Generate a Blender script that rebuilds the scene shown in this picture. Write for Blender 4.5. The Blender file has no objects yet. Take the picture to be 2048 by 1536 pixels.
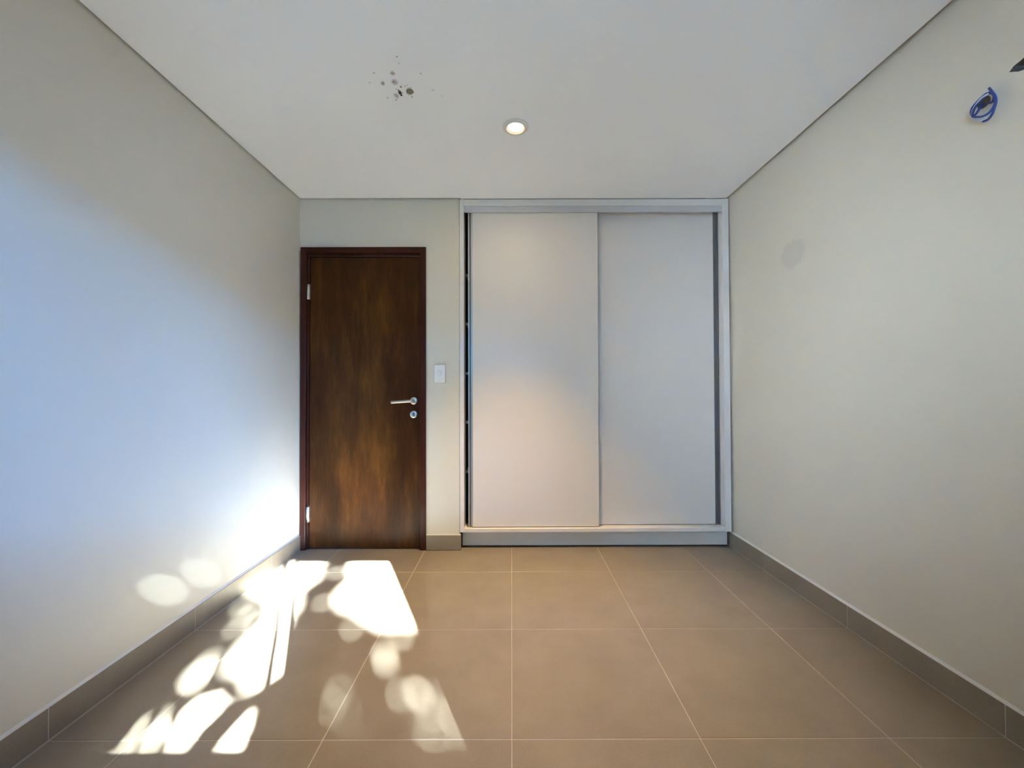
import bpy, bmesh, math, random
import numpy as np
from mathutils import Vector, Matrix

# ------------------------------------------------------------------ camera, sky, sun, exposure
S = bpy.context.scene
C = S.collection
EXPOSURE = 0.17
S.view_settings.view_transform = 'Standard'
S.view_settings.look = 'None'
S.view_settings.gamma = 1.0
S.view_settings.use_curve_mapping = False
S.view_settings.exposure = EXPOSURE
S.cycles.blur_glossy = 0.0
S.cycles.sample_clamp_indirect = 0.0

CAM_Z = 1.11
FOCAL_PX, PITCH, YAW, ROLL = 823.34, 0.0135, 0.0010, -0.0028
cam_data = bpy.data.cameras.new('camera')
cam_data.sensor_fit = 'HORIZONTAL'
cam_data.sensor_width = 36.0
cam_data.lens = FOCAL_PX / 2048 * 36.0
cam_data.clip_start = 0.02
cam = bpy.data.objects.new('camera', cam_data)
C.objects.link(cam)
_f = Vector((math.sin(YAW) * math.cos(PITCH), math.cos(YAW) * math.cos(PITCH), math.sin(PITCH)))
_r0 = Vector((math.cos(YAW), -math.sin(YAW), 0))
_u0 = _r0.cross(_f)
_r = _r0 * math.cos(ROLL) + _u0 * math.sin(ROLL)
_u = -_r0 * math.sin(ROLL) + _u0 * math.cos(ROLL)
_m = Matrix.Identity(4)
for i in range(3):
    _m[i][0], _m[i][1], _m[i][2] = _r[i], _u[i], -_f[i]
_m[2][3] = CAM_Z
cam.matrix_world = _m
S.camera = cam

SUN_DIR = Vector((0.4755, -1.0, 0.715)).normalized()      # towards the sun
SUN_EL = math.asin(SUN_DIR.z)
SUN_ROT = math.atan2(SUN_DIR.x, SUN_DIR.y)
SUN_STRENGTH = 255.0
SKY_STRENGTH = 14.0

world = bpy.data.worlds.new('sky')
S.world = world
world.use_nodes = True
_n = world.node_tree.nodes
_bg = _n['Background']
_sky = _n.new('ShaderNodeTexSky')
_sky.sky_type = 'NISHITA'
_sky.sun_disc = False
_sky.sun_elevation = SUN_EL
_sky.sun_rotation = SUN_ROT
_sky.air_density = 1.2
_sky.dust_density = 0.3
_sky.ozone_density = 1.5
_wb = _n.new('ShaderNodeMix')
_wb.data_type = 'RGBA'
_wb.blend_type = 'MULTIPLY'
_wb.inputs['Factor'].default_value = 1.0
_wb.inputs['B'].default_value = (0.15, 0.54, 1.28, 1)      # camera white balance set for the warm lamp
world.node_tree.links.new(_sky.outputs[0], _wb.inputs['A'])
world.node_tree.links.new(_wb.outputs['Result'], _bg.inputs[0])
_bg.inputs[1].default_value = SKY_STRENGTH

sun_data = bpy.data.lights.new('sun', 'SUN')
sun_data.energy = SUN_STRENGTH
sun_data.color = (0.89, 0.945, 1.01)
sun_data.angle = math.radians(0.53)
sun = bpy.data.objects.new('sun', sun_data)
sun.rotation_euler = (-SUN_DIR).to_track_quat('-Z', 'Y').to_euler()
sun.location = SUN_DIR * 20
C.objects.link(sun)

# portal in the window opening: guides the sky light into the room, gives off nothing itself
portal_data = bpy.data.lights.new('window_portal', 'AREA')
portal_data.shape = 'RECTANGLE'
portal_data.size, portal_data.size_y = 1.36, 1.12
portal_data.cycles.is_portal = True
portal = bpy.data.objects.new('window_portal', portal_data)
portal.location = (0, -0.335, 1.667)
portal.rotation_euler = (math.pi / 2, 0, 0)
C.objects.link(portal)

# ------------------------------------------------------------------ helpers
def tag(o, label=None, cat=None, group=None, kind=None):
    if label: o['label'] = label
    if cat: o['category'] = cat
    if group: o['group'] = group
    if kind: o['kind'] = kind
    return o

def link(name, bm, mat, parent=None, smooth=False, auto=None):
    me = bpy.data.meshes.new(name)
    bmesh.ops.recalc_face_normals(bm, faces=bm.faces)
    bm.to_mesh(me)
    bm.free()
    return link_mesh(name, me, mat, parent, smooth)

def link_mesh(name, me, mat, parent=None, smooth=False):
    for m in (mat if isinstance(mat, (list, tuple)) else [mat]):
        me.materials.append(m)
    if smooth:
        for p in me.polygons:
            p.use_smooth = True
    o = bpy.data.objects.new(name, me)
    C.objects.link(o)
    if parent:
        o.parent = parent
        o.matrix_parent_inverse = Matrix.Translation(-parent.location)
    return o

def empty(name, loc=(0, 0, 0)):
    o = bpy.data.objects.new(name, None)
    o.location = loc
    o.empty_display_size = 0.1
    C.objects.link(o)
    return o

def hexa(bm, p, mi=0):
    """box from eight corners: p[0:4] bottom loop, p[4:8] top loop"""
    v = [bm.verts.new(q) for q in p]
    fs = []
    for a in ((0, 3, 2, 1), (4, 5, 6, 7), (0, 1, 5, 4), (1, 2, 6, 5), (2, 3, 7, 6), (3, 0, 4, 7)):
        f = bm.faces.new([v[i] for i in a])
        f.material_index = mi
        fs.append(f)
    return v, fs

def box(bm, x0, x1, y0, y1, z0, z1, mi=0):
    return hexa(bm, [(x0, y0, z0), (x1, y0, z0), (x1, y1, z0), (x0, y1, z0),
                     (x0, y0, z1), (x1, y0, z1), (x1, y1, z1), (x0, y1, z1)], mi)

def bevel_all(bm, w, seg=1):
    bmesh.ops.bevel(bm, geom=list(bm.edges), offset=w, segments=seg, profile=0.5, affect='EDGES', clamp_overlap=True)

def boxo(name, mat, parent, x0, x1, y0, y1, z0, z1, bev=0.0, seg=1):
    bm = bmesh.new()
    box(bm, x0, x1, y0, y1, z0, z1)
    if bev:
        bevel_all(bm, bev, seg)
    return link(name, bm, mat, parent)

def lathe(bm, prof, origin, axis='Z', n=40, mi=0):
    """prof: (radius, height along axis)"""
    o = Vector(origin)
    rings = []
    for r, h in prof:
        ring = []
        for k in range(n):
            a = 2 * math.pi * k / n
            c, s = r * math.cos(a), r * math.sin(a)
            v = {'Z': (c, s, h), 'Y': (c, h, s), 'X': (h, c, s)}[axis]
            ring.append(bm.verts.new(o + Vector(v)))
        rings.append(ring)
    for a, b in zip(rings, rings[1:]):
        for k in range(n):
            f = bm.faces.new((a[k], a[(k + 1) % n], b[(k + 1) % n], b[k]))
            f.smooth = True
            f.material_index = mi
    return rings

def cap(bm, ring, mi=0):
    f = bm.faces.new(ring)
    f.material_index = mi
    return f

def tube(bm, pts, r, n=8, closed=False):
    pts = [Vector(p) for p in pts]
    rings = []
    N = len(pts)
    rr = r if isinstance(r, (list, tuple)) else [r] * N
    up = Vector((0.3, 0.2, 1)).normalized()
    for i, p in enumerate(pts):
        d = (pts[min(i + 1, N - 1)] - pts[max(i - 1, 0)]).normalized()
        a = d.cross(up)
        if a.length < 1e-4:
            a = d.cross(Vector((1, 0, 0)))
        a.normalize()
        b = d.cross(a)
        rings.append([bm.verts.new(p + (a * math.cos(2 * math.pi * k / n) + b * math.sin(2 * math.pi * k / n)) * rr[i]) for k in range(n)])
    for a, b in zip(rings, rings[1:]):
        for k in range(n):
            f = bm.faces.new((a[k], a[(k + 1) % n], b[(k + 1) % n], b[k]))
            f.smooth = True
    bm.faces.new(rings[0][::-1])
    bm.faces.new(rings[-1])

def spline(pts, k=8):
    """Catmull-Rom through the points"""
    P = [Vector(p) for p in pts]
    P = [P[0] * 2 - P[1]] + P + [P[-1] * 2 - P[-2]]
    out = []
    for i in range(1, len(P) - 2):
        a, b, c, d = P[i - 1:i + 3]
        for j in range(k):
            t = j / k
            out.append(0.5 * ((2 * b) + (c - a) * t + (2 * a - 5 * b + 4 * c - d) * t * t + (3 * b - a - 3 * c + d) * t ** 3))
    out.append(P[-2])
    return out

# ------------------------------------------------------------------ materials
def mat(name, col, rough=0.5, metal=0.0, spec=0.5):
    m = bpy.data.materials.new(name)
    m.use_nodes = True
    b = m.node_tree.nodes['Principled BSDF']
    b.inputs['Base Color'].default_value = (*col, 1)
    b.inputs['Roughness'].default_value = rough
    b.inputs['Metallic'].default_value = metal
    b.inputs['Specular IOR Level'].default_value = spec
    m.diffuse_color = (*col, 1)
    return m

def NB(m):
    nt = m.node_tree
    return nt, nt.nodes, nt.links, nt.nodes['Principled BSDF']

def coords(m, kind='Object'):
    nt, n, l, b = NB(m)
    t = n.new('ShaderNodeTexCoord')
    return t.outputs[kind]

def noise(m, vec, scale, detail=3, rough=0.5, stretch=None):
    nt, n, l, b = NB(m)
    t = n.new('ShaderNodeTexNoise')
    t.inputs['Scale'].default_value = scale
    t.inputs['Detail'].default_value = detail
    t.inputs['Roughness'].default_value = rough
    if stretch:
        mp = n.new('ShaderNodeMapping')
        mp.inputs['Scale'].default_value = stretch
        l.new(vec, mp.inputs[0])
        vec = mp.outputs[0]
    l.new(vec, t.inputs['Vector'])
    return t.outputs['Fac']

def ramp(m, fac, stops):
    nt, n, l, b = NB(m)
    r = n.new('ShaderNodeValToRGB')
    el = r.color_ramp.elements
    while len(el) < len(stops):
        el.new(0.5)
    for e, (p, c) in zip(el, stops):
        e.position = p
        e.color = (*c, 1)
    l.new(fac, r.inputs[0])
    return r.outputs[0]

def bump(m, h, strength, dist):
    nt, n, l, b = NB(m)
    k = n.new('ShaderNodeBump')
    k.inputs['Strength'].default_value = strength
    k.inputs['Distance'].default_value = dist
    l.new(h, k.inputs['Height'])
    l.new(k.outputs[0], b.inputs['Normal'])

def spots(m, base, lst, vec):
    """stain marks and one painted dark hole, with a place and an outline of their own: (centre, radii along two axes, turn, axes, colour, strength, softness)"""
    nt, n, l, b = NB(m)
    wob = n.new('ShaderNodeTexNoise')
    wob.inputs['Scale'].default_value = 55
    wob.inputs['Detail'].default_value = 2
    l.new(vec, wob.inputs['Vector'])
    for c, r, turn, plane, col, strength, soft in lst:
        mp = n.new('ShaderNodeMapping')
        mp.vector_type = 'TEXTURE'
        mp.inputs['Location'].default_value = c
        mp.inputs['Rotation'].default_value = {'xy': (0, 0, turn), 'yz': (turn, 0, 0)}[plane]
        mp.inputs['Scale'].default_value = {'xy': (r[0], r[1], 1), 'yz': (1, r[0], r[1])}[plane]
        l.new(vec, mp.inputs[0])
        mul = n.new('ShaderNodeVectorMath')
        mul.operation = 'MULTIPLY'
        mul.inputs[1].default_value = {'xy': (1, 1, 0), 'yz': (0, 1, 1)}[plane]
        l.new(mp.outputs[0], mul.inputs[0])
        ln = n.new('ShaderNodeVectorMath')
        ln.operation = 'LENGTH'
        l.new(mul.outputs[0], ln.inputs[0])
        ad = n.new('ShaderNodeMath')
        ad.operation = 'MULTIPLY_ADD'
        ad.inputs[1].default_value = 0.7
        l.new(wob.outputs['Fac'], ad.inputs[0])
        l.new(ln.outputs['Value'], ad.inputs[2])
        mr = n.new('ShaderNodeMapRange')
        mr.interpolation_type = 'SMOOTHSTEP'
        mr.inputs['From Min'].default_value = 1.35 - soft
        mr.inputs['From Max'].default_value = 1.35
        mr.inputs['To Min'].default_value = strength
        mr.inputs['To Max'].default_value = 0
        l.new(ad.outputs[0], mr.inputs['Value'])
        mx = n.new('ShaderNodeMix')
        mx.data_type = 'RGBA'
        l.new(mr.outputs[0], mx.inputs['Factor'])
        l.new(base, mx.inputs['A'])
        mx.inputs['B'].default_value = (*col, 1)
        base = mx.outputs['Result']
    return base

def paint(name, col, rough, bstr=0.12):
    m = mat(name, col, rough, spec=0.35)
    nt, n, l, b = NB(m)
    v = coords(m)
    a = noise(m, v, 1.7, 4, 0.6)
    c = ramp(m, a, [(0.3, tuple(x * 0.985 for x in col)), (0.7, tuple(min(1, x * 1.012) for x in col))])
    bump(m, noise(m, v, 260, 3, 0.6), bstr, 0.002)
    return m, c, v

def finish(m, c):
    nt, n, l, b = NB(m)
    l.new(c, b.inputs['Base Color'])
    return m

WALL_COL = (0.69, 0.645, 0.53)
M = {}
_w, _c, _v = paint('wall_paint', WALL_COL, 0.62)
M['wall'] = finish(_w, _c)
_w, _c, _v = paint('wall_paint_patched', WALL_COL, 0.62)
M['wall_patched'] = finish(_w, spots(_w, _c, [
    ((1.55, 2.252, 1.850), (0.105, 0.085), 0.0, 'yz', (0.60, 0.565, 0.48), 0.75, 0.25),
    ((1.56, 1.335, 2.045), (0.075, 0.055), 0.5, 'yz', (0.66, 0.65, 0.62), 0.5, 0.4),
], _v))

MOULD = (0.30, 0.235, 0.18)
DARK = (0.06, 0.055, 0.045)
GREY = (0.30, 0.30, 0.29)
_w, _c, _v = paint('ceiling_paint', (0.90, 0.925, 0.945), 0.6, 0.06)
CEIL_SPOTS = [
    ((-0.4990, 1.7202, 2.4468), (0.0168, 0.0156), 1.603, 'xy', (0.33, 0.26, 0.20), 0.75, 0.70),
    ((-0.5571, 1.7777, 2.4468), (0.0153, 0.0116), 1.878, 'xy', (0.33, 0.26, 0.20), 0.85, 0.60),
    ((-0.5047, 1.7717, 2.4468), (0.0243, 0.0193), -1.525, 'xy', (0.34, 0.29, 0.27), 0.70, 0.80),
    ((-0.5095, 1.7692, 2.4468), (0.0082, 0.0059), 2.229, 'xy', (0.17, 0.17, 0.165), 0.80, 0.80),
    ((-0.5190, 1.8527, 2.4468), (0.0203, 0.0144), -1.547, 'xy', (0.36, 0.31, 0.25), 0.75, 0.60),
    ((-0.5286, 1.8800, 2.4468), (0.0084, 0.0057), 2.120, 'xy', (0.17, 0.17, 0.165), 0.70, 0.80),
    ((-0.4980, 1.8354, 2.4468), (0.0154, 0.0097), -1.511, 'xy', (0.035, 0.035, 0.028), 1.00, 0.35),  # shade inside a small hole in the board, painted flat black
    ((-0.4966, 1.8514, 2.4468), (0.0072, 0.0064), 1.826, 'xy', (0.035, 0.035, 0.028), 1.00, 0.35),
    ((-0.5013, 1.8197, 2.4468), (0.0057, 0.0038), -1.413, 'xy', (0.035, 0.035, 0.028), 0.90, 0.50),
    ((-0.5080, 1.8132, 2.4468), (0.0054, 0.0041), 2.425, 'xy', (0.17, 0.17, 0.165), 0.70, 0.70),
    ((-0.4885, 1.8355, 2.4468), (0.0072, 0.0052), 2.197, 'xy', (0.17, 0.17, 0.165), 0.70, 0.80),
    ((-0.4849, 1.7992, 2.4468), (0.0055, 0.0042), 1.874, 'xy', (0.035, 0.035, 0.028), 0.95, 0.50),
    ((-0.4563, 1.6342, 2.4468), (0.0060, 0.0044), 2.210, 'xy', (0.17, 0.17, 0.165), 0.80, 0.80),
    ((-0.4573, 1.6678, 2.4468), (0.0057, 0.0038), 2.086, 'xy', (0.17, 0.17, 0.165), 0.60, 0.90),
    ((-0.5767, 1.7193, 2.4468), (0.0072, 0.0059), 2.082, 'xy', (0.17, 0.17, 0.165), 0.65, 0.80),
    ((-0.6142, 1.7738, 2.4468), (0.0087, 0.0044), -1.460, 'xy', (0.17, 0.17, 0.165), 0.55, 0.90),
    ((-0.5634, 1.8661, 2.4468), (0.0090, 0.0071), 1.882, 'xy', (0.17, 0.17, 0.165), 0.50, 0.90),
    ((-0.3803, 1.7229, 2.4468), (0.0065, 0.0049), 2.186, 'xy', (0.17, 0.17, 0.165), 0.65, 0.90),
    ((-0.3464, 1.8188, 2.4468), (0.0133, 0.0104), 1.720, 'xy', (0.17, 0.17, 0.165), 0.25, 0.90),
    ((-0.3131, 1.8560, 2.4468), (0.0100, 0.0079), -1.661, 'xy', (0.17, 0.17, 0.165), 0.15, 0.90),
    ((-0.4509, 1.8610, 2.4468), (0.0081, 0.0058), 1.886, 'xy', (0.17, 0.17, 0.165), 0.80, 0.80),
    ((-0.4658, 1.7955, 2.4468), (0.0066, 0.0043), -1.584, 'xy', (0.17, 0.17, 0.165), 0.75, 0.80),
    ((-0.4549, 1.7892, 2.4468), (0.0054, 0.0038), 2.124, 'xy', (0.17, 0.17, 0.165), 0.75, 0.80),
    ((-0.4783, 1.7866, 2.4468), (0.0059, 0.0041), 2.115, 'xy', (0.17, 0.17, 0.165), 0.35, 0.90),
    ((-0.4520, 1.8264, 2.4468), (0.0273, 0.0202), 1.818, 'xy', (0.30, 0.29, 0.24), 0.70, 0.30),
]
M['ceiling'] = finish(_w, spots(_w, _c, CEIL_SPOTS, _v))

def tile_mat():
    m = mat('porcelain_tile', (0.36, 0.31, 0.25), 0.31, spec=0.55)
    nt, n, l, b = NB(m)
    v = coords(m)
    oi = n.new('ShaderNodeObjectInfo')
    ad = n.new('ShaderNodeVectorMath')
    ad.operation = 'ADD'
    l.new(v, ad.inputs[0])
    l.new(oi.outputs['Location'], ad.inputs[1])
    a = noise(m, v, 4.5, 6, 0.65)
    f = noise(m, v, 190, 2, 0.6)
    mx = n.new('ShaderNodeMix')
    mx.data_type = 'FLOAT'
    mx.inputs['Factor'].default_value = 0.4
    l.new(a, mx.inputs['A'])
    l.new(f, mx.inputs['B'])
    c = ramp(m, mx.outputs['Result'], [(0.36, (0.228, 0.190, 0.140)), (0.64, (0.288, 0.243, 0.184))])
    l.new(c, b.inputs['Base Color'])
    bump(m, f, 0.05, 0.001)
    return m
M['tile'] = tile_mat()
M['grout'] = mat('grout', (0.50, 0.45, 0.385), 0.9, spec=0.1)
M['caulk'] = mat('white_caulk', (0.74, 0.72, 0.67), 0.6)
M['concrete'] = mat('raw_plaster', (0.16, 0.15, 0.14), 0.95, spec=0.1)

def wood(name, c0, c1, c2, rough):
    m = mat(name, c1, rough, spec=0.18)
    nt, n, l, b = NB(m)
    v = coords(m)
    g = noise(m, v, 7, 6, 0.65, (2.2, 2.2, 0.45))
    fine = noise(m, v, 70, 4, 0.7, (2.0, 2.0, 0.10))
    big = noise(m, v, 2.2, 3, 0.5, (1.5, 1.5, 0.5))
    mx = n.new('ShaderNodeMix')
    mx.data_type = 'FLOAT'
    mx.inputs['Factor'].default_value = 0.30
    l.new(g, mx.inputs['A'])
    l.new(fine, mx.inputs['B'])
    mx2 = n.new('ShaderNodeMix')
    mx2.data_type = 'FLOAT'
    mx2.inputs['Factor'].default_value = 0.35
    l.new(mx.outputs['Result'], mx2.inputs['A'])
    l.new(big, mx2.inputs['B'])
    c = ramp(m, mx2.outputs['Result'], [(0.34, c0), (0.5, c1), (0.66, c2)])
    l.new(c, b.inputs['Base Color'])
    bump(m, fine, 0.08, 0.001)
    b.inputs['Coat Weight'].default_value = 0.0
    b.inputs['Coat Roughness'].default_value = 0.35
    return m
M['door_wood'] = wood('varnished_door_wood', (0.016, 0.0045, 0.0006), (0.049, 0.0155, 0.0022), (0.115, 0.044, 0.007), 0.36)
M['frame_wood'] = wood('varnished_frame_wood', (0.030, 0.008, 0.005), (0.045, 0.012, 0.007), (0.065, 0.018, 0.009), 0.32)
M['steel'] = mat('satin_steel', (0.62, 0.60, 0.57), 0.32, 1.0)
M['hinge'] = mat('zinc_hinge', (0.75, 0.72, 0.68), 0.35, 1.0)
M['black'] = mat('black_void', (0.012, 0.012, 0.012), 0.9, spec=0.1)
M['melamine'] = mat('white_melamine', (0.73, 0.69, 0.64), 0.40, spec=0.3)
M['melamine_frame'] = mat('white_melamine_frame', (0.74, 0.72, 0.69), 0.4, spec=0.4)
M['carcass'] = mat('shaded_carcass_board', (0.05, 0.05, 0.05), 0.7, spec=0.2)  # shade inside the wardrobe put into the board colour
M['alu'] = mat('anodised_aluminium', (0.55, 0.56, 0.57), 0.38, 0.85)
M['alu_dark'] = mat('aluminium_groove', (0.16, 0.165, 0.17), 0.5, 0.5)
M['plinth'] = mat('grey_plinth_board', (0.66, 0.62, 0.56), 0.5, spec=0.35)
M['plastic'] = mat('white_switch_plastic', (0.83, 0.82, 0.79), 0.3)
M['plastic_grey'] = mat('grey_rocker_mark', (0.45, 0.46, 0.46), 0.4)
M['trim_white'] = mat('white_lamp_trim', (0.78, 0.77, 0.74), 0.4)
M['wire_blue'] = mat('blue_cable_sheath', (0.025, 0.06, 0.27), 0.35)
M['wire_white'] = mat('pale_blue_cable_sheath', (0.52, 0.62, 0.74), 0.4)
M['box_plastic'] = mat('plastered_box', (0.66, 0.65, 0.62), 0.8)
M['rust'] = mat('corroded_metal', (0.20, 0.185, 0.13), 0.7, 0.3)
M['rust_light'] = mat('corroded_metal_pale', (0.36, 0.34, 0.26), 0.7, 0.2)
M['bulb'] = mat('lit_lamp_lens', (1, 0.9, 0.75), 0.4)
_b = NB(M['bulb'])[3]
_b.inputs['Emission Color'].default_value = (1.0, 0.74, 0.40, 1)
_b.inputs['Emission Strength'].default_value = 7.0
M['frame_white'] = mat('white_window_aluminium', (0.75, 0.75, 0.75), 0.4)
M['stone'] = mat('garden_soil', (0.075, 0.072, 0.055), 0.8, spec=0.2)
M['outer_warm'] = mat('ochre_render', (0.42, 0.34, 0.25), 0.85, spec=0.2)
M['outer'] = mat('boundary_render', (0.50, 0.475, 0.42), 0.85, spec=0.2)
M['leaf'] = mat('leaf_green', (0.06, 0.11, 0.03), 0.6)
M['bark'] = mat('bark', (0.12, 0.085, 0.06), 0.9)

def glass_mat():
    m = bpy.data.materials.new('window_glass')
    m.use_nodes = True
    n, l = m.node_tree.nodes, m.node_tree.links
    n.remove(n['Principled BSDF'])
    t = n.new('ShaderNodeBsdfTransparent')
    t.inputs[0].default_value = (0.93, 0.96, 0.95, 1)
    g = n.new('ShaderNodeBsdfGlossy')
    g.inputs['Roughness'].default_value = 0.02
    f = n.new('ShaderNodeFresnel')
    f.inputs[0].default_value = 1.45
    x = n.new('ShaderNodeMixShader')
    l.new(f.outputs[0], x.inputs[0])
    l.new(t.outputs[0], x.inputs[1])
    l.new(g.outputs[0], x.inputs[2])
    l.new(x.outputs[0], n['Material Output'].inputs[0])
    return m
M['glass'] = glass_mat()

# ------------------------------------------------------------------ room dimensions (metres)
D = 2.868            # back wall
ZC = 2.4468          # underside of ceiling board
YF = -0.25           # inner face of the window wall
YO = -0.40           # outer face of the window wall
TOP = 2.62
GX, GY, T = -0.0025, 1.3226, 0.60

def xl(y, z):        # left wall face (very slightly out of square)
    b = -1.4715 - (D - y) * 0.0068
    t = -1.4800 - (D - y) * 0.0055
    return b + (t - b) * z / ZC
def xr(y, z):        # right wall face
    b = 1.5440 + (D - y) * 0.0220
    t = 1.5260 + (D - y) * 0.0120
    return b + (t - b) * z / ZC

# ------------------------------------------------------------------ floor with its tiles
floor = boxo('floor', M['grout'], None, -1.75, 1.90, YO, D + 0.75, -0.10, -0.0012)
tag(floor, 'taupe porcelain tile floor with pale grout', kind='structure')
G = 0.0014
def tile(x0, x1, y0, y1, parent=floor):
    bm = bmesh.new()
    v, fs = box(bm, x0 + G, x1 - G, y0 + G, y1 - G, -0.009, 0.0)
    bmesh.ops.bevel(bm, geom=list(fs[1].edges), offset=0.0012, segments=1, affect='EDGES')
    return link('floor_tile', bm, M['tile'], parent)
ys = [YF] + [GY + T * j for j in range(-2, 3)] + [2.975]
xs = [None] + [GX + T * i for i in range(-2, 3)] + [None]
for j in range(len(ys) - 1):
    for i in range(len(xs) - 1):
        ym = (ys[j] + ys[j + 1]) / 2
        x0 = xs[i] if xs[i] is not None else xl(ym, 0) + 0.009
        x1 = xs[i + 1] if xs[i + 1] is not None else xr(ym, 0) - 0.006
        y1 = ys[j + 1]
        if xs[i] is None or xs[i + 1] is None:
            # cut tile along the side wall, following the wall line
            bm = bmesh.new()
            a0 = xs[i] + G if xs[i] is not None else None
            a1 = xs[i + 1] - G if xs[i + 1] is not None else None
            ya, yb = ys[j] + G, y1 - G
            L = lambda y: a0 if a0 is not None else xl(y, 0) + 0.0135
            R = lambda y: a1 if a1 is not None else xr(y, 0) - 0.0120
            p = [(L(ya), ya), (R(ya), ya), (R(yb), yb), (L(yb), yb)]
            v, fs = hexa(bm, [(*c, -0.009) for c in p] + [(*c, 0.0) for c in p])
            bmesh.ops.bevel(bm, geom=list(fs[1].edges), offset=0.0012, segments=1, affect='EDGES')
            link('floor_tile', bm, M['tile'], floor)
        else:
            tile(x0, x1, ys[j], y1)

# ------------------------------------------------------------------ walls
def side_wall(name, xf, out, m):
    bm = bmesh.new()
    def row(y):
        return (xf(y, -0.1), y, -0.1), (xf(y, TOP), y, TOP)
    y0, y1 = YO, D + 0.75
    p0, p1 = row(y0), row(y1)
    o = 0.15 * out
    hexa(bm, [p0[0], p1[0], (p1[0][0] + o, y1, -0.1), (p0[0][0] + o, y0, -0.1),
              p0[1], p1[1], (p1[1][0] + o, y1, TOP), (p0[1][0] + o, y0, TOP)])
    w = link(name, bm, m)
    tag(w, kind='structure')
    return w
wall_left = side_wall('wall_left', xl, -1, M['wall'])
wall_left['label'] = 'off-white painted left wall washed with blue daylight'
wall_right = side_wall('wall_right', xr, 1, M['wall_patched'])
wall_right['label'] = 'off-white painted right wall with loose cable'

def cut(obj, prism, depth, xw, m):
    """recess of the given outline (y, z) into the right wall"""
    bm = bmesh.new()
    a = [bm.verts.new((xw - 0.05, y, z)) for y, z in prism]
    cy = sum(p[0] for p in prism) / len(prism)
    cz = sum(p[1] for p in prism) / len(prism)
    b = [bm.verts.new((xw + depth, cy + (y - cy) * 0.75, cz + (z - cz) * 0.75)) for y, z in prism]
    k = len(prism)
    bm.faces.new(a)
    bm.faces.new(b[::-1])
    for i in range(k):
        bm.faces.new((a[i], b[i], b[(i + 1) % k], a[(i + 1) % k]))
    for f in bm.faces:
        f.material_index = 1
    c = link('cutter', bm, [M['wall_patched'], m])
    md = obj.modifiers.new('recess', 'BOOLEAN')
    md.operation = 'DIFFERENCE'
    md.solver = 'EXACT'
    md.object = c
    if len(obj.data.materials) < 2:
        obj.data.materials.append(m)
    dg = bpy.context.evaluated_depsgraph_get()
    me = bpy.data.meshes.new_from_object(obj.evaluated_get(dg))
    obj.modifiers.clear()
    obj.data = me
    bpy.data.objects.remove(c)
random.seed(4)
XW = xr(1.3, 2.05)
cut(wall_right, [(1.276, 2.095), (1.262, 2.107), (1.240, 2.111), (1.215, 2.120), (1.180, 2.117), (1.160, 2.095), (1.175, 2.072), (1.205, 2.066), (1.236, 2.072), (1.250, 2.077), (1.262, 2.086)], 0.045, XW, M['concrete'])
cut(wall_right, [(1.337 + 0.024 * math.cos(t) * (1 + 0.12 * random.random()), 2.048 + 0.022 * math.sin(t) * (1 + 0.12 * random.random())) for t in [2 * math.pi * k / 14 for k in range(14)]], 0.010, XW, M['box_plastic'])

# back wall: above the door and the pier next to the wardrobe, with a recess for the door
DX0, DX1, DZ = -1.4685, -0.595, 2.107
bm = bmesh.new()
box(bm, -1.62, DX1 - 0.02, D, D + 0.16, DZ - 0.02, TOP)
box(bm, DX1 - 0.02, -0.364, D, D + 0.75, -0.02, TOP)
box(bm, -1.62, DX1 - 0.02, D + 0.10, D + 0.16, -0.02, DZ)
box(bm, -0.364, 1.70, D + 0.66, D + 0.75, -0.02, TOP)
wall_back = tag(link('wall_back', bm, M['wall']), 'off-white wall strip around the wooden door', kind='structure')

# window wall behind the camera, with its opening
WX0, WX1, WZ0, WZ1 = -0.70, 0.70, 1.098, 2.235
bm = bmesh.new()
box(bm, -1.75, WX0, YO, YF, -0.02, TOP)
box(bm, WX1, 1.90, YO, YF, -0.02, TOP)
box(bm, WX0, WX1, YO, YF, -0.02, WZ0)
box(bm, WX0, WX1, YO, YF, WZ1, TOP)
tag(link('wall_front', bm, M['wall']), 'off-white wall that holds the window', kind='structure')

# ceiling board with a shadow gap round it, and the slab above
bm = bmesh.new()
outl = [(-1.4845, YF + 0.002), (1.537, YF + 0.002), (1.5075, 2.8555), (1.5065, 2.866), (-0.352, 2.8655), (-0.360, 2.853), (-1.4715, 2.853)]
lo = [bm.verts.new((x, y, ZC)) for x, y in outl]
hi = [bm.verts.new((x, y, ZC + 0.015)) for x, y in outl]
bm.faces.new(lo)
bm.faces.new(hi[::-1])
for i in range(len(lo)):
    bm.faces.new((lo[i], lo[(i + 1) % len(lo)], hi[(i + 1) % len(lo)], hi[i]))
ceiling = tag(link('ceiling', bm, M['ceiling']), 'white plasterboard ceiling with mould spots and a painted dark hole', kind='structure')
slab = boxo('ceiling_slab', M['concrete'], None, -1.75, 1.90, YO, D + 0.75, TOP - 0.02, TOP + 0.12)
tag(slab, 'concrete slab above the ceiling board', kind='structure')

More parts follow.
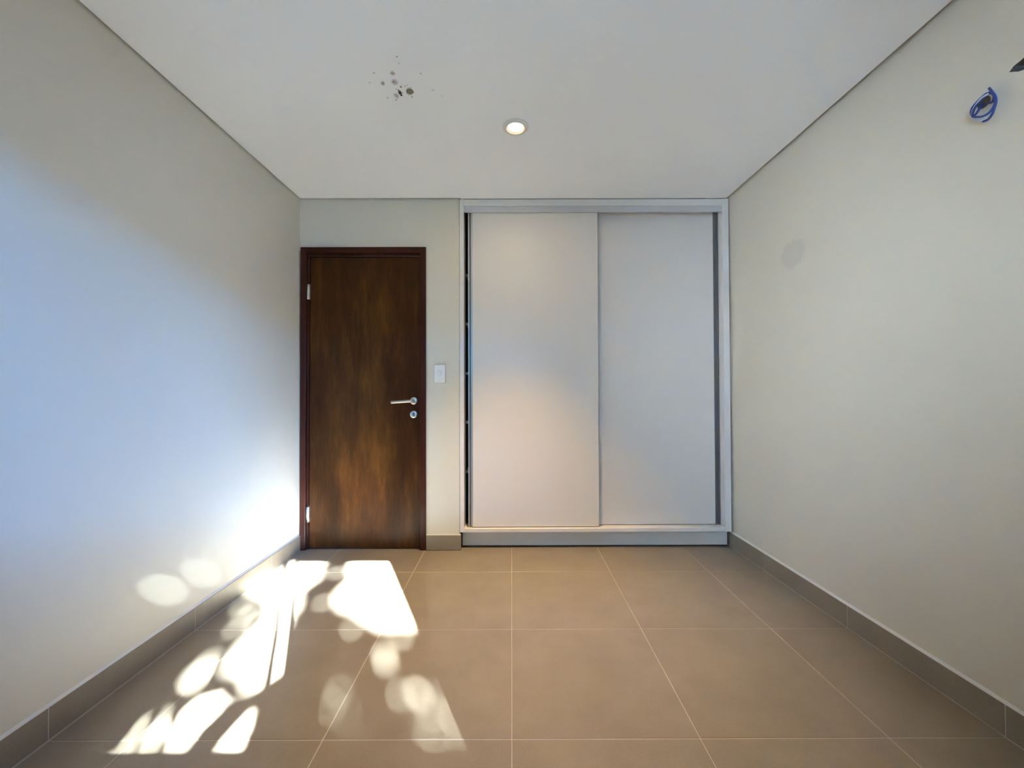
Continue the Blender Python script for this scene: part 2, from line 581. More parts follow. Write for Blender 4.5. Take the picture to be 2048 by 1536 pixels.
# ------------------------------------------------------------------ baseboards
BH = 0.103
def base_side(name, xf, sgn, label):
    root = empty(name, (xf(1.3, 0), 1.3, 0))
    tag(root, label, kind='structure')
    yy = [YF] + [GY + T * j for j in range(-2, 3)] + [D - 0.004 if sgn > 0 else 2.955]
    th = 0.0105
    for a, b in zip(yy, yy[1:]):
        a2, b2 = a + 0.0014, b - 0.0014
        bm = bmesh.new()
        def sec(y, z):
            return xf(y, z)
        p = [(sec(a2, 0.05) - sgn * 0.004, a2), (sec(b2, 0.05) - sgn * 0.004, b2), (sec(b2, 0.05) + sgn * th, b2), (sec(a2, 0.05) + sgn * th, a2)]
        hexa(bm, [(*c, 0.0025) for c in p] + [(*c, BH) for c in p])
        bevel_all(bm, 0.001)
        link('baseboard_tile', bm, M['tile'], root)
    # grout behind the joints and caulk along the top edge
    a, b = yy[0], yy[-1]
    bm = bmesh.new()
    p = [(xf(a, .05) - sgn * 0.003, a), (xf(b, .05) - sgn * 0.003, b), (xf(b, .05) + sgn * (th - 0.0008), b), (xf(a, .05) + sgn * (th - 0.0008), a)]
    hexa(bm, [(*c, 0.0005) for c in p] + [(*c, BH - 0.001) for c in p])
    link('joint_grout', bm, M['grout'], root)
    bm = bmesh.new()
    w = th - 0.002
    p = [(xf(a, .1) - sgn * 0.003, a), (xf(b, .1) - sgn * 0.003, b), (xf(b, .1) + sgn * w, b), (xf(a, .1) + sgn * w, a)]
    r = [(xf(a, .11) - sgn * 0.003, a), (xf(b, .11) - sgn * 0.003, b), (xf(b, .11) + sgn * 0.001, b), (xf(a, .11) + sgn * 0.001, a)]
    hexa(bm, [(*c, BH - 0.0005) for c in p] + [(*c, BH + 0.009) for c in r])
    link('caulk_bead', bm, M['caulk'], root)
    return root
base_side('baseboard_left', xl, 1, 'taupe tile baseboard along the left wall beside the sunlit floor')
base_side('baseboard_right', xr, -1, 'taupe tile baseboard along the right wall ending at the wardrobe')
bb = empty('baseboard_back', (-0.47, D, 0))
tag(bb, 'short taupe tile baseboard between the door and the wardrobe', kind='structure')
boxo('baseboard_tile', M['tile'], bb, -0.5925, -0.3535, D - 0.011, D + 0.02, 0.0025, BH + 0.001, 0.001)
boxo('caulk_bead', M['caulk'], bb, -0.5925, -0.3545, D - 0.008, D + 0.01, BH, BH + 0.006)

# ------------------------------------------------------------------ wooden door
door = empty('door_1', (-1.03, D, 0))
tag(door, 'dark varnished wooden door in a reddish brown frame', kind='structure')
CW = 0.040
def casing(x0, x1, z0, z1, y0=D - 0.012, y1=D + 0.09):
    return boxo('casing', M['frame_wood'], door, x0, x1, y0, y1, z0, z1, 0.003, 2)
casing(DX0, DX0 + CW, 0.003, DZ)
casing(DX1 - CW, DX1, 0.003, DZ)
casing(DX0 + CW, DX1 - CW, DZ - CW, DZ)
# inner rebate the leaf closes against
def jamb(x0, x1, z0, z1):
    return boxo('jamb', M['frame_wood'], door, x0, x1, D + 0.010, D + 0.09, z0, z1, 0.002)
jamb(DX0 + CW, DX0 + CW + 0.010, 0.003, DZ - CW)
jamb(DX0 + CW + 0.010, DX1 - CW - 0.003, DZ - CW - 0.022, DZ - CW)
LX0, LX1, LZ1 = DX0 + CW + 0.0135, DX1 - CW - 0.0035, DZ - CW - 0.025
LY = D + 0.018
leaf = boxo('door_leaf', M['door_wood'], door, LX0, LX1, LY, LY + 0.035, 0.008, LZ1, 0.002)
for z0, z1 in ((1.746, 1.851), (0.192, 0.299)):
    bm = bmesh.new()
    xx = LX0 - 0.0085
    tube(bm, [(xx, D + 0.004, z0), (xx, D + 0.004, z1)], 0.0058, 12)
    box(bm, xx, xx + 0.012, D + 0.007, D + 0.018, z0, z1)
    box(bm, xx - 0.008, xx, D + 0.007, D + 0.018, z0, z1)
    link('hinge', bm, M['hinge'], door)
RX, RZ, KZ = -0.6855, 1.033, 0.938
bm = bmesh.new()
r = lathe(bm, [(0.0255, 0.0), (0.0255, -0.006), (0.024, -0.0085), (0.012, -0.0085), (0.011, -0.0085)], (RX, LY, RZ), 'Y', 36)
cap(bm, r[-1])
ros = link('handle_rosette', bm, M['steel'], leaf)
bm = bmesh.new()
tube(bm, spline([(RX, LY - 0.004, RZ), (RX, LY - 0.034, RZ), (RX - 0.006, LY - 0.044, RZ - 0.0005), (RX - 0.02, LY - 0.047, RZ - 0.001), (RX - 0.08, LY - 0.047, RZ - 0.005), (RX - 0.146, LY - 0.047, RZ - 0.009)], 6), 0.0098, 14)
link('lever_handle', bm, M['steel'], leaf)
bm = bmesh.new()
r = lathe(bm, [(0.0255, 0.0), (0.0255, -0.006), (0.024, -0.0085), (0.011, -0.0085)], (RX, LY, KZ), 'Y', 36)
cap(bm, r[-1])
link('keyhole_plate', bm, M['steel'], leaf)
bm = bmesh.new()
r = lathe(bm, [(0.0085, 0.0), (0.0085, -0.012)], (RX + 0.001, LY, KZ + 0.004), 'Y', 20)
cap(bm, r[-1])
box(bm, RX - 0.0035, RX + 0.0045, LY - 0.0118, LY, KZ - 0.014, KZ + 0.004)
link('key_cylinder', bm, mat('dark_key_cylinder', (0.16, 0.17, 0.19), 0.35, 0.9), leaf)

# ------------------------------------------------------------------ built-in wardrobe
wd = empty('wardrobe', (0.58, D, 0))
tag(wd, 'white built-in wardrobe with two sliding doors', 'wardrobe')
A0, A1 = -0.3615, 1.523
JL, JR = -0.331, 1.481
ZB0, ZB1, ZT0, ZT1 = 0.1205, 0.146, 2.397, 2.444
DEP = D + 0.62
boxo('side_frame', M['melamine_frame'], wd, A0, JL, D - 0.002, D + 0.11, ZB0, ZT1, 0.0012)
boxo('side_frame', M['melamine_frame'], wd, JR, A1, D - 0.002, D + 0.11, ZB0, ZT1, 0.0012)
boxo('header_rail', M['melamine_frame'], wd, JL, JR, D - 0.001, D + 0.11, ZT0, ZT1, 0.0012)
boxo('track_fascia', mat('grey_track_fascia', (0.56, 0.565, 0.57), 0.42, 0.0), wd, JL, JR, D + 0.006, D + 0.018, 2.356, ZT0, 0.001)
boxo('bottom_rail', M['melamine_frame'], wd, JL, JR, D - 0.001, D + 0.11, ZB0, ZB1, 0.0015)
boxo('plinth', M['plinth'], wd, -0.3495, 1.518, D + 0.050, D + 0.068, 0.0115, ZB0 - 0.0005, 0.0008)
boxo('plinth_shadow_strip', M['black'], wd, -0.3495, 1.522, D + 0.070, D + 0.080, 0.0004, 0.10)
boxo('carcass_side', M['carcass'], wd, A0, JL, D + 0.11, DEP, 0.10, ZT1)
boxo('carcass_side', M['carcass'], wd, JR, A1, D + 0.11, DEP, 0.10, ZT1)
boxo('carcass_back', M['carcass'], wd, JL, JR, DEP - 0.01, DEP, 0.10, ZT1)
boxo('carcass_top', M['carcass'], wd, JL, JR, D + 0.11, DEP - 0.01, 2.40, ZT1)
boxo('carcass_bottom', M['carcass'], wd, JL, JR, D + 0.11, DEP - 0.01, ZB0, ZB1 - 0.003)
boxo('divider', M['carcass'], wd, 0.57, 0.59, D + 0.13, DEP - 0.01, ZB1 - 0.003, 2.40)
for z in (1.945, 1.588, 1.229, 0.872, 0.515):
    boxo('shelf', M['melamine'], wd, JL, 0.57, D + 0.125, DEP - 0.01, z - 0.009, z + 0.009)
# front door (left) and rear door (right)
d1 = boxo('sliding_door', M['melamine'], wd, -0.2735, 0.609, D + 0.022, D + 0.040, 0.1515, 2.375, 0.0008)
def channel(x0, x1, y, z0, z1, parent):
    """aluminium edge profile: two lips with a groove between"""
    w = (x1 - x0)
    boxo('edge_lip', M['alu'], parent, x0, x0 + w * 0.28, y, y + 0.020, z0, z1, 0.0006)
    boxo('edge_lip', M['alu'], parent, x1 - w * 0.34, x1, y, y + 0.020, z0, z1, 0.0006)
    boxo('edge_groove', M['alu_dark'], parent, x0 + w * 0.28, x1 - w * 0.34, y + 0.011, y + 0.020, z0, z1)
channel(-0.3045, -0.2738, D + 0.020, 0.1515, 2.375, d1)
d2 = boxo('sliding_door', M['melamine'], wd, 0.56, 1.445, D + 0.066, D + 0.084, 0.1515, 2.385, 0.0008)
boxo('edge_groove', M['alu_dark'], d2, 1.4452, 1.470, D + 0.070, D + 0.086, 0.1515, 2.385)
boxo('edge_lip', M['alu_dark'], d2, 1.470, 1.479, D + 0.062, D + 0.086, 0.1515, 2.385, 0.0006)

# ------------------------------------------------------------------ light switch
sw = empty('light_switch', (-0.498, D, 1.2215))
tag(sw, 'white rectangular light switch on the wall beside the door', 'switch')
bm = bmesh.new()
v, fs = box(bm, -0.5385, -0.4575, D - 0.0105, D, 1.158, 1.285)
for q in v:
    if q.co.y < D - 0.005:
        q.co.x = -0.498 + (q.co.x + 0.498) * 0.93
        q.co.z = 1.2215 + (q.co.z - 1.2215) * 0.955
bevel_all(bm, 0.002, 2)
link('switch_plate', bm, M['plastic'], sw)
boxo('module_frame', M['plastic_grey'], sw, -0.5125, -0.4865, D - 0.0112, D - 0.009, 1.208, 1.241)
bm = bmesh.new()
hexa(bm, [(-0.5115, D - 0.0165, 1.209), (-0.4875, D - 0.0165, 1.209), (-0.4875, D - 0.009, 1.209), (-0.5115, D - 0.009, 1.209),
          (-0.5115, D - 0.0118, 1.240), (-0.4875, D - 0.0118, 1.240), (-0.4875, D - 0.009, 1.240), (-0.5115, D - 0.009, 1.240)])
bevel_all(bm, 0.0008)
link('rocker', bm, M['plastic'], sw)

# ------------------------------------------------------------------ recessed downlight
LXc, LYc = 0.0235, 2.078
dl = empty('downlight', (LXc, LYc, ZC))
tag(dl, 'round recessed downlight glowing warm in the ceiling', 'downlight')
bm = bmesh.new()
lathe(bm, [(0.0665, 0.0), (0.0662, -0.004), (0.0620, -0.0055), (0.0515, -0.0055), (0.0505, -0.003)], (LXc, LYc, ZC), 'Z', 56)
link('trim_ring', bm, M['trim_white'], dl)
bm = bmesh.new()
lathe(bm, [(0.0505, -0.003), (0.0500, -0.0085), (0.0475, -0.0095), (0.0455, -0.0085), (0.0450, -0.0065)], (LXc, LYc, ZC), 'Z', 56)
link('inner_ring', bm, M['trim_white'], dl)
bm = bmesh.new()
lathe(bm, [(0.0450, -0.0065), (0.0385, -0.0012)], (LXc, LYc, ZC), 'Z', 56)
link('reflector', bm, M['trim_white'], dl)
bm = bmesh.new()
r = lathe(bm, [(0.0385, -0.0012), (0.030, -0.0022), (0.016, -0.0030), (0.002, -0.0033)], (LXc, LYc, ZC), 'Z', 48)
cap(bm, r[-1])
link('lens', bm, M['bulb'], dl)
LAMP_W = 230.0
SPILL_W = 5.2
ls = bpy.data.lights.new('downlight_spill', 'AREA')
ls.shape = 'DISK'
ls.size = 0.074
ls.energy = SPILL_W
ls.color = (1.0, 0.78, 0.50)
ls_o = bpy.data.objects.new('downlight_spill', ls)
ls_o.location = (LXc, LYc, ZC - 0.011)
C.objects.link(ls_o)
ls_o.parent = dl
ls_o.matrix_parent_inverse = Matrix.Translation(-dl.location)
ld = bpy.data.lights.new('downlight_lamp', 'SPOT')
ld.spot_size = math.radians(76)
ld.spot_blend = 1.0
ld.shadow_soft_size = 0.035
ld.energy = LAMP_W
ld.color = (1.0, 0.63, 0.25)
lo_ = bpy.data.objects.new('downlight_lamp', ld)
lo_.location = (LXc, LYc, ZC - 0.045)
C.objects.link(lo_)
lo_.parent = dl
lo_.matrix_parent_inverse = Matrix.Translation(-dl.location)

# ------------------------------------------------------------------ corroded anchor on the ceiling
an = empty('ceiling_anchor', (-0.452, 1.826, ZC))
tag(an, 'small corroded round metal anchor among the ceiling mould spots', 'anchor')
bm = bmesh.new()
r = lathe(bm, [(0.0145, 0.0), (0.0140, -0.0025), (0.0120, -0.0030), (0.0105, -0.0012), (0.0095, -0.0012)], (-0.452, 1.826, ZC), 'Z', 24)
cap(bm, r[-1])
link('washer', bm, M['rust'], an)
bm = bmesh.new()
r = lathe(bm, [(0.0078, -0.0010), (0.0074, -0.0035), (0.0055, -0.0042), (0.0030, -0.0040)], (-0.452, 1.826, ZC), 'Z', 18)
cap(bm, r[-1])
link('screw_head', bm, M['rust_light'], an)
bm = bmesh.new()
r = lathe(bm, [(0.0028, -0.0040), (0.0026, -0.0046)], (-0.452, 1.826, ZC), 'Z', 10)
cap(bm, r[-1])
link('screw_slot', bm, M['black'], an)

# ------------------------------------------------------------------ loose cable on the right wall
cb = empty('cable_coil', (XW, 1.337, 2.0))
tag(cb, 'coil of loose blue cable hanging out of the right wall', 'cable')
def wallpts(L, off):
    return [(xr(y, z) - o - off, y, z) for (y, z), o in L]
WIRES = [
    ('blue_wire', 'wire_blue', [((1.3026, 2.0704), 0.02), ((1.2904, 2.0469), 0.024), ((1.2826, 2.027), 0.026), ((1.2831, 2.0082), 0.026), ((1.2917, 1.9967), 0.024), ((1.3058, 1.9902), 0.022), ((1.3241, 1.9928), 0.02), ((1.3409, 2.0024), 0.02), ((1.3491, 2.0112), 0.022), ((1.3422, 2.0249), 0.026), ((1.3301, 2.0363), 0.028), ((1.3158, 2.0443), 0.028), ((1.3035, 2.0485), 0.026), ((1.2977, 2.0507), 0.02), ((1.2967, 2.0403), 0.012), ((1.3077, 2.0304), 0.004), ((1.3328, 2.0415), -0.008)], 0.0034),
    ('blue_wire', 'wire_blue', [((1.3286, 1.9793), 0.012), ((1.313, 1.9756), 0.014), ((1.2986, 1.9821), 0.018), ((1.2898, 1.997), 0.02), ((1.2853, 2.0146), 0.02), ((1.2874, 2.0336), 0.02), ((1.2934, 2.0475), 0.022), ((1.3081, 2.0566), 0.022), ((1.3235, 2.053), 0.022), ((1.3396, 2.048), 0.02), ((1.355, 2.0403), 0.016), ((1.3587, 2.0243), 0.014), ((1.3522, 2.0166), 0.01), ((1.3438, 2.0509), -0.008)], 0.0034),
    ('pale_wire', 'wire_white', [((1.2974, 2.0473), 0.03), ((1.3112, 2.0475), 0.03), ((1.3239, 2.0419), 0.03), ((1.3406, 2.032), 0.026), ((1.3521, 2.0182), 0.02), ((1.3519, 2.0047), 0.014), ((1.3396, 1.9899), 0.012), ((1.3225, 1.9835), 0.014), ((1.3052, 1.9882), 0.018), ((1.294, 2.0015), 0.018), ((1.2859, 2.0182), 0.016), ((1.2884, 2.0375), 0.014), ((1.2956, 2.054), 0.016), ((1.3018, 2.0633), 0.018)], 0.003),
]
for nm, k, L, rad in WIRES:
    bm = bmesh.new()
    tube(bm, spline([Vector(p) for p in wallpts(L, 0.0)], 6), rad, 8)
    link(nm, bm, M[k], cb)

# ------------------------------------------------------------------ window behind the camera
win = empty('window_1', (0, -0.36, WZ0))
tag(win, 'white framed two-sash sliding window behind the camera', kind='structure')
FY0, FY1 = -0.395, -0.325
def wbar(name, x0, x1, y0, y1, z0, z1):
    return boxo(name, M['frame_white'], win, x0, x1, y0, y1, z0, z1, 0.002)
wbar('window_frame', WX0, WX0 + 0.025, FY0, FY1, WZ0, WZ1)
wbar('window_frame', WX1 - 0.025, WX1, FY0, FY1, WZ0, WZ1)
wbar('window_frame', WX0 + 0.025, WX1 - 0.025, FY0, FY1, WZ0, WZ0 + 0.025)
wbar('window_frame', WX0 + 0.025, WX1 - 0.025, FY0, FY1, WZ1 - 0.025, WZ1)
def sash(x0, x1, y, sl, sr):
    z0, z1 = WZ0 + 0.025, WZ1 - 0.025
    wbar('sash_stile', x0, x0 + sl, y - 0.012, y + 0.012, z0, z1)
    wbar('sash_stile', x1 - sr, x1, y - 0.012, y + 0.012, z0, z1)
    wbar('sash_rail', x0 + sl, x1 - sr, y - 0.012, y + 0.012, z0, z0 + 0.035)
    wbar('sash_rail', x0 + sl, x1 - sr, y - 0.012, y + 0.012, z1 - 0.045, z1)
    boxo('pane', M['glass'], win, x0 + sl, x1 - sr, y - 0.002, y + 0.002, z0 + 0.035, z1 - 0.045)
sash(WX0 + 0.025, 0.005, -0.375, 0.036, 0.014)
sash(0.040, WX1 - 0.025, -0.345, 0.010, 0.036)
boxo('window_sill', M['caulk'], win, WX0, WX1, FY1, YF + 0.0, WZ0 - 0.02, WZ0 + 0.0, 0.002)

# ------------------------------------------------------------------ outside: paving, walls added to block and bounce light, tree, added cypress and shrub
tag(boxo('ground', M['stone'], None, -12, 14, -16, YO, -0.30, -0.15), 'dark garden ground outside the window', kind='structure')
tag(boxo('wall_added_bounce', M['outer'], None, -7.0, -3.2, -12, -1.2, -0.15, 4.5), 'rendered wall added unseen left of the window to bounce sunlight inside', kind='structure')  # unseen wall added as a sunlit reflector for the right wall
tag(boxo('wall_added_block', M['outer_warm'], None, -14, -1.0, -14.0, -13.3, -0.15, 12.0), 'tall ochre wall added unseen outside to block sky light from the back wall', kind='structure')  # unseen wall added to hide sky from the back wall
tag(boxo('wall_added_skyline', M['outer'], None, -12, 14, -13.2, -13.0, -0.15, 4.6), 'rendered wall added unseen as a skyline against low sky light', kind='structure')  # unseen wall added to cut off the low sky

SHADE_BANDS = [[(-0.478, 0.04), (-0.479, -0.047), (-0.486, -0.092), (-0.499, -0.123), (-0.533, -0.12), (-0.562, -0.1), (-0.567, -0.128), (-0.561, -0.171), (-0.56, -0.179), (-0.529, -0.166), (-0.496, -0.138), (-0.425, -0.139), (-0.395, -0.173), (-0.365, -0.178), (-0.388, -0.124), (-0.452, -0.094), (-0.479, -0.09), (-0.481, -0.056)], [(-0.53, -0.167), (-0.536, -0.21), (-0.53, -0.256), (-0.548, -0.251), (-0.547, -0.214), (-0.56, -0.179)], [(-0.595, -0.162), (-0.603, -0.183), (-0.606, -0.21), (-0.596, -0.239), (-0.609, -0.235), (-0.617, -0.189), (-0.621, -0.164), (-0.611, -0.151)], [(-0.567, -0.093), (-0.567, -0.128), (-0.611, -0.151), (-0.647, -0.159), (-0.665, -0.215), (-0.686, -0.21), (-0.685, -0.139), (-0.585, -0.07)]]  # dark bands between sun lobes, shaped into the added shrub leaves
GAP_POLYS = [[(-0.268, 0.515), (-0.206, 0.547), (0.048, 0.46), (-0.045, 0.401), (-0.056, 0.337), (-0.068, 0.29), (-0.14, 0.255), (-0.163, 0.214), (-0.152, 0.17), (-0.16, 0.122), (-0.192, 0.095), (-0.207, 0.041), (-0.214, -0.008), (-0.21, -0.051), (-0.203, -0.128), (-0.232, -0.179), (-0.349, -0.213), (-0.379, -0.155), (-0.392, -0.119), (-0.452, -0.094), (-0.478, -0.094), (-0.483, -0.06), (-0.452, 0.012), (-0.423, 0.074), (-0.387, 0.088), (-0.353, 0.137), (-0.359, 0.18), (-0.377, 0.22), (-0.418, 0.255), (-0.465, 0.284), (-0.516, 0.294), (-0.548, 0.289), (-0.56, 0.274), (-0.532, 0.313), (-0.5, 0.341), (-0.426, 0.402)], [(-0.563, -0.094), (-0.566, -0.054), (-0.551, -0.028), (-0.515, 0.017), (-0.483, 0.026), (-0.484, -0.046), (-0.493, -0.09), (-0.506, -0.116), (-0.537, -0.113)], [(-0.424, -0.142), (-0.376, -0.167), (-0.366, -0.202), (-0.445, -0.25), (-0.46, -0.29), (-0.519, -0.275), (-0.535, -0.21), (-0.528, -0.169), (-0.494, -0.143)], [(-0.564, -0.179), (-0.55, -0.213), (-0.547, -0.257), (-0.593, -0.245), (-0.608, -0.208), (-0.6, -0.183), (-0.593, -0.166)], [(-0.621, -0.168), (-0.618, -0.188), (-0.608, -0.239), (-0.661, -0.225), (-0.655, -0.191), (-0.644, -0.165)], [(-0.4, -0.311), (-0.325, -0.206), (-0.289, -0.215), (-0.304, -0.336)], [(0.482, 0.351), (0.469, 0.172), (0.463, -0.015), (0.356, -0.082), (0.287, -0.091), (0.221, -0.071), (0.16, -0.065), (0.11, -0.02), (0.076, 0.03), (0.054, 0.053), (0.023, 0.066), (-0.016, 0.102), (-0.032, 0.148), (-0.013, 0.201), (0.032, 0.238), (0.071, 0.276), (0.074, 0.37), (0.109, 0.449)]]  # tree leaf gaps, here and below, shaped to throw the sun patches
PART = [(0.12, [(-0.585, 0.357), (-0.548, 0.381), (-0.513, 0.354), (-0.536, 0.316), (-0.571, 0.289)]), (0.95, [(0.186, -0.382), (0.212, -0.359), (0.243, -0.36), (0.26, -0.361), (0.29, -0.315), (0.324, -0.324), (0.341, -0.42), (0.336, -0.503), (0.199, -0.464), (0.187, -0.43)]), (0.45, [(-0.088, -0.2), (-0.012, -0.228), (0.03, -0.298), (0.086, -0.377), (0.058, -0.393), (-0.026, -0.359), (-0.075, -0.31)])]
DISC = [(-0.0, 0.339, 0.5), (-0.077, 0.15, 0.2), (0.039, -0.023, 0.25), (0.23, -0.111, 0.35), (0.153, -0.156, 0.18), (0.147, -0.193, 0.2), (-0.399, 0.199, 0.4), (-0.431, 0.163, 0.4), (-0.456, 0.229, 0.3), (-0.369, 0.116, 0.5), (-0.448, 0.111, 0.3), (0.231, -0.315, 0.2), (0.166, -0.305, 0.12), (-0.691, 0.286, 0.07), (-0.603, 0.372, 0.02)]
PERSON_SHADE = [(-0.203, -0.032), (-0.213, -0.117), (-0.281, -0.155), (-0.37, -0.177), (-0.393, -0.181), (-0.46, -0.237), (-0.481, -0.274), (-0.474, -0.292), (-0.393, -0.313), (-0.388, -0.298), (-0.32, -0.227), (-0.303, -0.232), (-0.326, -0.33), (-0.1, -0.404), (-0.081, -0.255), (-0.096, -0.139), (-0.155, -0.001)]  # outline of a person's shadow, filled with added shrub leaves

C0 = Vector((-0.8, 1.95, 0.0))
HU = Vector((1, 0.4755, 0)).normalized()
HV = HU.cross(SUN_DIR)
if HV.z < 0:
    HV = -HV

def inside(px, py, poly):
    x, y = poly[:, 0], poly[:, 1]
    x2, y2 = np.roll(x, -1), np.roll(y, -1)
    c = ((y[None] > py[:, None]) != (y2[None] > py[:, None])) & (px[:, None] < (x2 - x)[None] * (py[:, None] - y[None]) / (y2 - y + 1e-12)[None] + x[None])
    return c.sum(1) % 2 == 1

OUT = np.array([(-0.5, 0), (-0.25, 0.20), (0.05, 0.26), (0.32, 0.15), (0.5, 0), (0.32, -0.15), (0.05, -0.26), (-0.25, -0.20)])
def leaves(n, seed, urange, vrange, size, keepfn, t0, dt):
    """leaf blades: folded six-sided blades, placed where keepfn lets them stay"""
    rg = np.random.default_rng(seed)
    u = rg.uniform(*urange, n); v = rg.uniform(*vrange, n); a = rg.uniform(0, 6.283, n)
    s = size * rg.uniform(0.75, 1.25, n)
    ox = OUT[None, :, 0] * s[:, None]; oy = OUT[None, :, 1] * s[:, None] * 1.25
    ca, sa = np.cos(a)[:, None], np.sin(a)[:, None]
    lx = u[:, None] + ox * ca - oy * sa
    ly = v[:, None] + ox * sa + oy * ca
    keep = keepfn(u, v, lx, ly, rg)
    lx, ly, s, n = lx[keep], ly[keep], s[keep], int(keep.sum())
    depth = t0 + rg.normal(0, dt, n)
    tx = rg.uniform(-0.5, 0.5, n); ty = rg.uniform(-0.5, 0.5, n)
    dd = depth[:, None] + (lx - lx.mean(1, keepdims=True)) * tx[:, None] + (ly - ly.mean(1, keepdims=True)) * ty[:, None]
    P = np.array(C0)[None, None] + lx[..., None] * np.array(HU) + ly[..., None] * np.array(HV) + dd[..., None] * np.array(SUN_DIR)
    return P.reshape(-1, 3), n

def leaf_mesh(name, chunks, parent):
    P = np.concatenate([c[0] for c in chunks]); n = sum(c[1] for c in chunks)
    me = bpy.data.meshes.new(name)
    k = len(OUT)
    me.vertices.add(len(P)); me.vertices.foreach_set('co', P.ravel())
    me.loops.add(n * k); me.loops.foreach_set('vertex_index', np.arange(n * k))
    me.polygons.add(n); me.polygons.foreach_set('loop_start', np.arange(n) * k)
    me.update(calc_edges=True)
    o = link_mesh(name, me, M['leaf'], parent)
    tag(o, kind='stuff')
    return o

FULL = [np.array(p) for p in GAP_POLYS]
PRT = [(b, np.array(p)) for b, p in PART]
SUNR = 0.056
ERODE = [0.044, 0.018, 0.018, 0.010, 0.010, 0.006, 0.014]
def in_eroded(px, py, poly, e):
    r = inside(px, py, poly)
    k = np.nonzero(r)[0]
    if len(k):
        a = poly; c = np.roll(poly, -1, 0) - poly
        q = np.stack([px[k], py[k]], 1)[:, None] - a[None]
        t = np.clip((q * c[None]).sum(2) / ((c * c).sum(1) + 1e-12)[None], 0, 1)
        d = np.sqrt(((q - t[..., None] * c[None]) ** 2).sum(2)).min(1)
        r[k[d < e]] = False
    return r
def tree_keep(u, v, lx, ly, rg):
    keep = np.ones(len(u), bool)
    fx, fy = (u[:, None] + (lx - u[:, None]) * 0.7).ravel(), (v[:, None] + (ly - v[:, None]) * 0.7).ravel()
    for p, e in zip(FULL, ERODE):
        keep &= ~in_eroded(fx, fy, p, e).reshape(lx.shape).any(1) & ~in_eroded(u, v, p, e)
    for b, p in PRT:
        i = inside(u, v, p)
        keep &= ~(i & (rg.random(len(u)) > -math.log(b * 0.08) / LAYERS))
    ax, ay = lx[:, 4] - lx[:, 0], ly[:, 4] - ly[:, 0]
    s = np.hypot(ax, ay)
    ax, ay = ax / s, ay / s
    for x, y, b in DISC:
        r = SUNR * math.sqrt(b * 0.045)
        dx, dy = x - u, y - v
        p, q = dx * ax + dy * ay, dy * ax - dx * ay
        keep &= ((p / (0.5 * s + r)) ** 2 + (q / (0.325 * s + r)) ** 2) > 1
    return keep
LAYERS = 9
UR, VR = (-1.02, 0.50), (-0.66, 0.80)
LS = 0.040
NL = int(LAYERS * (UR[1] - UR[0]) * (VR[1] - VR[0]) / (LS * LS * 0.40))
tpos = C0 + SUN_DIR * 12.0
tree = empty('garden_tree', (tpos.x + 0.5, tpos.y - 0.6, -0.15))
tag(tree, 'leafy tree outside the window that dapples the sunlight', 'tree')
def ring_keep(u, v, lx, ly, rg):  # crown outline shaped to block some sky light and pass the rest
    o = ((u > UR[0]) & (u < UR[1]) & (v > VR[0]) & (v < VR[1]))
    return ~o & (((u + 1.35) / 1.95) ** 2 + ((v + 0.4) / 2.5) ** 2 < 1)
leaf_mesh('foliage', [leaves(NL, 3, UR, VR, LS, tree_keep, 12.0, 0.08),
                      leaves(16000, 5, (-3.4, 0.7), (-3.0, 2.2), 0.11, ring_keep, 12.1, 0.6)], tree)
bm = bmesh.new()
tb = tree.location
tube(bm, [tb, tb + Vector((0.05, 0, 2.0)), tb + Vector((0.0, 0.1, 4.2)), tb + Vector((0.1, 0.05, 5.0))], [0.20, 0.16, 0.13, 0.12], 12)
link('trunk', bm, M['bark'], tree)
for du, dv in ((-1.6, 0.2), (-1.3, 1.2), (-2.5, -0.5), (-2.3, 0.9)):
    e = C0 + HU * du + HV * dv + SUN_DIR * 12.3
    s0 = tb + Vector((0.1, 0.05, 4.9))
    w = C0 + HU * (1.2 if du > 0 else -1.35) + HV * -0.8 + SUN_DIR * 12.4
    bm = bmesh.new()
    tube(bm, spline([s0, w, e], 6), [0.08 - 0.055 * k / 12 for k in range(13)], 8)
    link('branch', bm, M['bark'], tree)

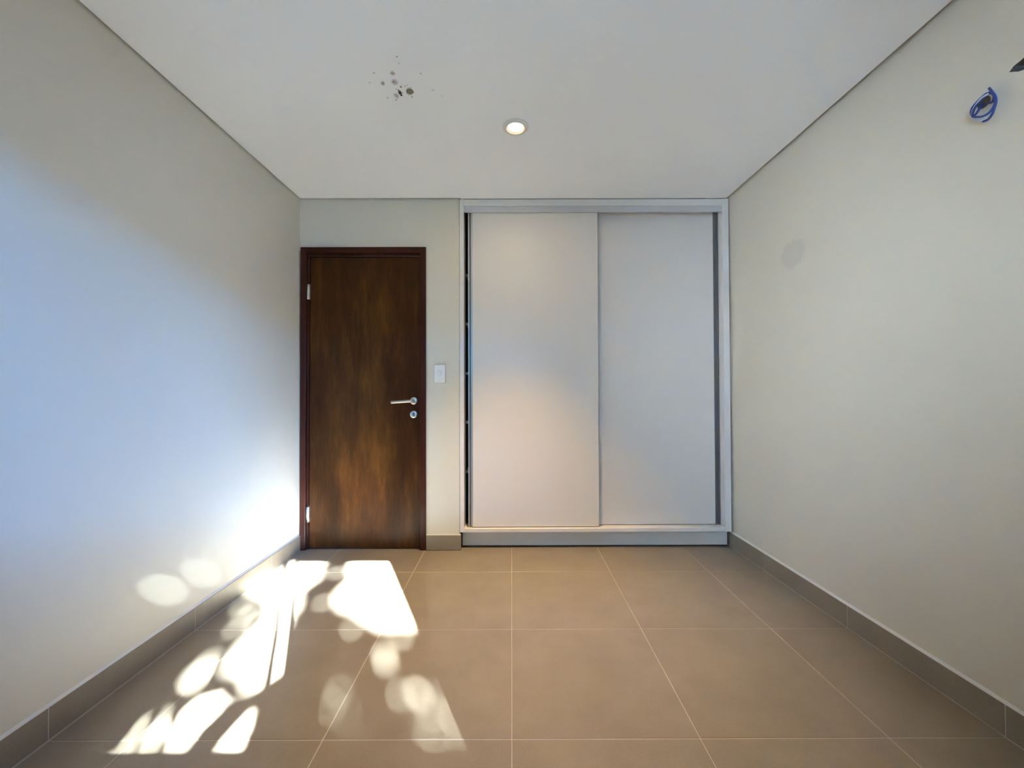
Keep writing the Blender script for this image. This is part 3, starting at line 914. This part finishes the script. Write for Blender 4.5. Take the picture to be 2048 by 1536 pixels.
# added cypress, unseen, keeps blue sky light off the back wall
cyp = empty('sky_block_cypress', (-0.10, -4.2, -0.15))
tag(cyp, 'dark columnar cypress added unseen to block sky light from the back wall', 'tree')
rg = np.random.default_rng(21)
bm = bmesh.new()
prof = [(0.10, 0.0), (0.75, 0.45), (0.88, 1.3), (0.92, 2.4), (0.90, 3.4), (0.80, 4.3), (0.55, 5.1), (0.22, 5.6), (0.02, 5.8)]
rings = lathe(bm, prof, (-0.10, -4.2, -0.05), 'Z', 40)
for rr in rings:
    for v_ in rr:
        d_ = Vector((v_.co.x + 0.10, v_.co.y + 4.2, 0))
        v_.co -= d_ * float(rg.uniform(0.0, 0.16))
link('foliage_core', bm, M['leaf'], cyp)
n_ = 5000
th = rg.uniform(0, 6.283, n_); hh = rg.uniform(0.3, 5.5, n_)
rad = np.interp(hh, [p[1] for p in prof], [p[0] for p in prof]) * rg.uniform(0.86, 1.0, n_)
cen = np.stack([-0.10 + rad * np.cos(th), -4.2 + rad * np.sin(th), hh - 0.05], 1)
ax_ = rg.normal(size=(n_, 3)); ax_[:, 2] = np.abs(ax_[:, 2]) + 1.0
ax_ /= np.linalg.norm(ax_, axis=1, keepdims=True)
bx_ = np.cross(ax_, rg.normal(size=(n_, 3))); bx_ /= np.linalg.norm(bx_, axis=1, keepdims=True)
Pc = cen[:, None] + ax_[:, None] * OUT[None, :, 0, None] * 0.11 + bx_[:, None] * OUT[None, :, 1, None] * 0.09
leaf_mesh('foliage', [(Pc.reshape(-1, 3), n_)], cyp)
bm = bmesh.new()
tube(bm, [(-0.10, -4.2, -0.15), (-0.10, -4.2, 0.5)], 0.09, 10)
link('trunk', bm, M['bark'], cyp)

SH = np.array(PERSON_SHADE)
def shrub_keep(u, v, lx, ly, rg):
    ins = inside(lx.ravel(), ly.ravel(), SH).reshape(lx.shape).all(1)
    return ins
BAND = [np.array(p) for p in SHADE_BANDS]
def band_keep(u, v, lx, ly, rg):
    k = np.zeros(len(u), bool)
    for p in BAND:
        k |= inside(u, v, p)
    return k
spos = C0 + SUN_DIR * 4.3
shrub = empty('shade_shrub', (spos.x - 0.1, spos.y - 0.2, -0.15))  # added shrub, unseen, casts shade in place of a person
tag(shrub, 'leafy shrub added unseen, standing in for the shadow of a person', 'shrub')
leaf_mesh('foliage', [leaves(14000, 8, (-0.55, 0.0), (-0.5, 0.05), 0.030, shrub_keep, 4.3, 0.10),
                      leaves(60000, 9, (-0.75, -0.2), (-0.4, 0.1), 0.014, band_keep, 4.3, 0.05)], shrub)
bm = bmesh.new()
sb = shrub.location
tube(bm, [sb, sb + Vector((0.02, 0.05, 1.2)), C0 + HU * -0.18 + HV * -0.30 + SUN_DIR * 4.3], [0.025, 0.018, 0.008], 8)
link('stem', bm, M['bark'], shrub)
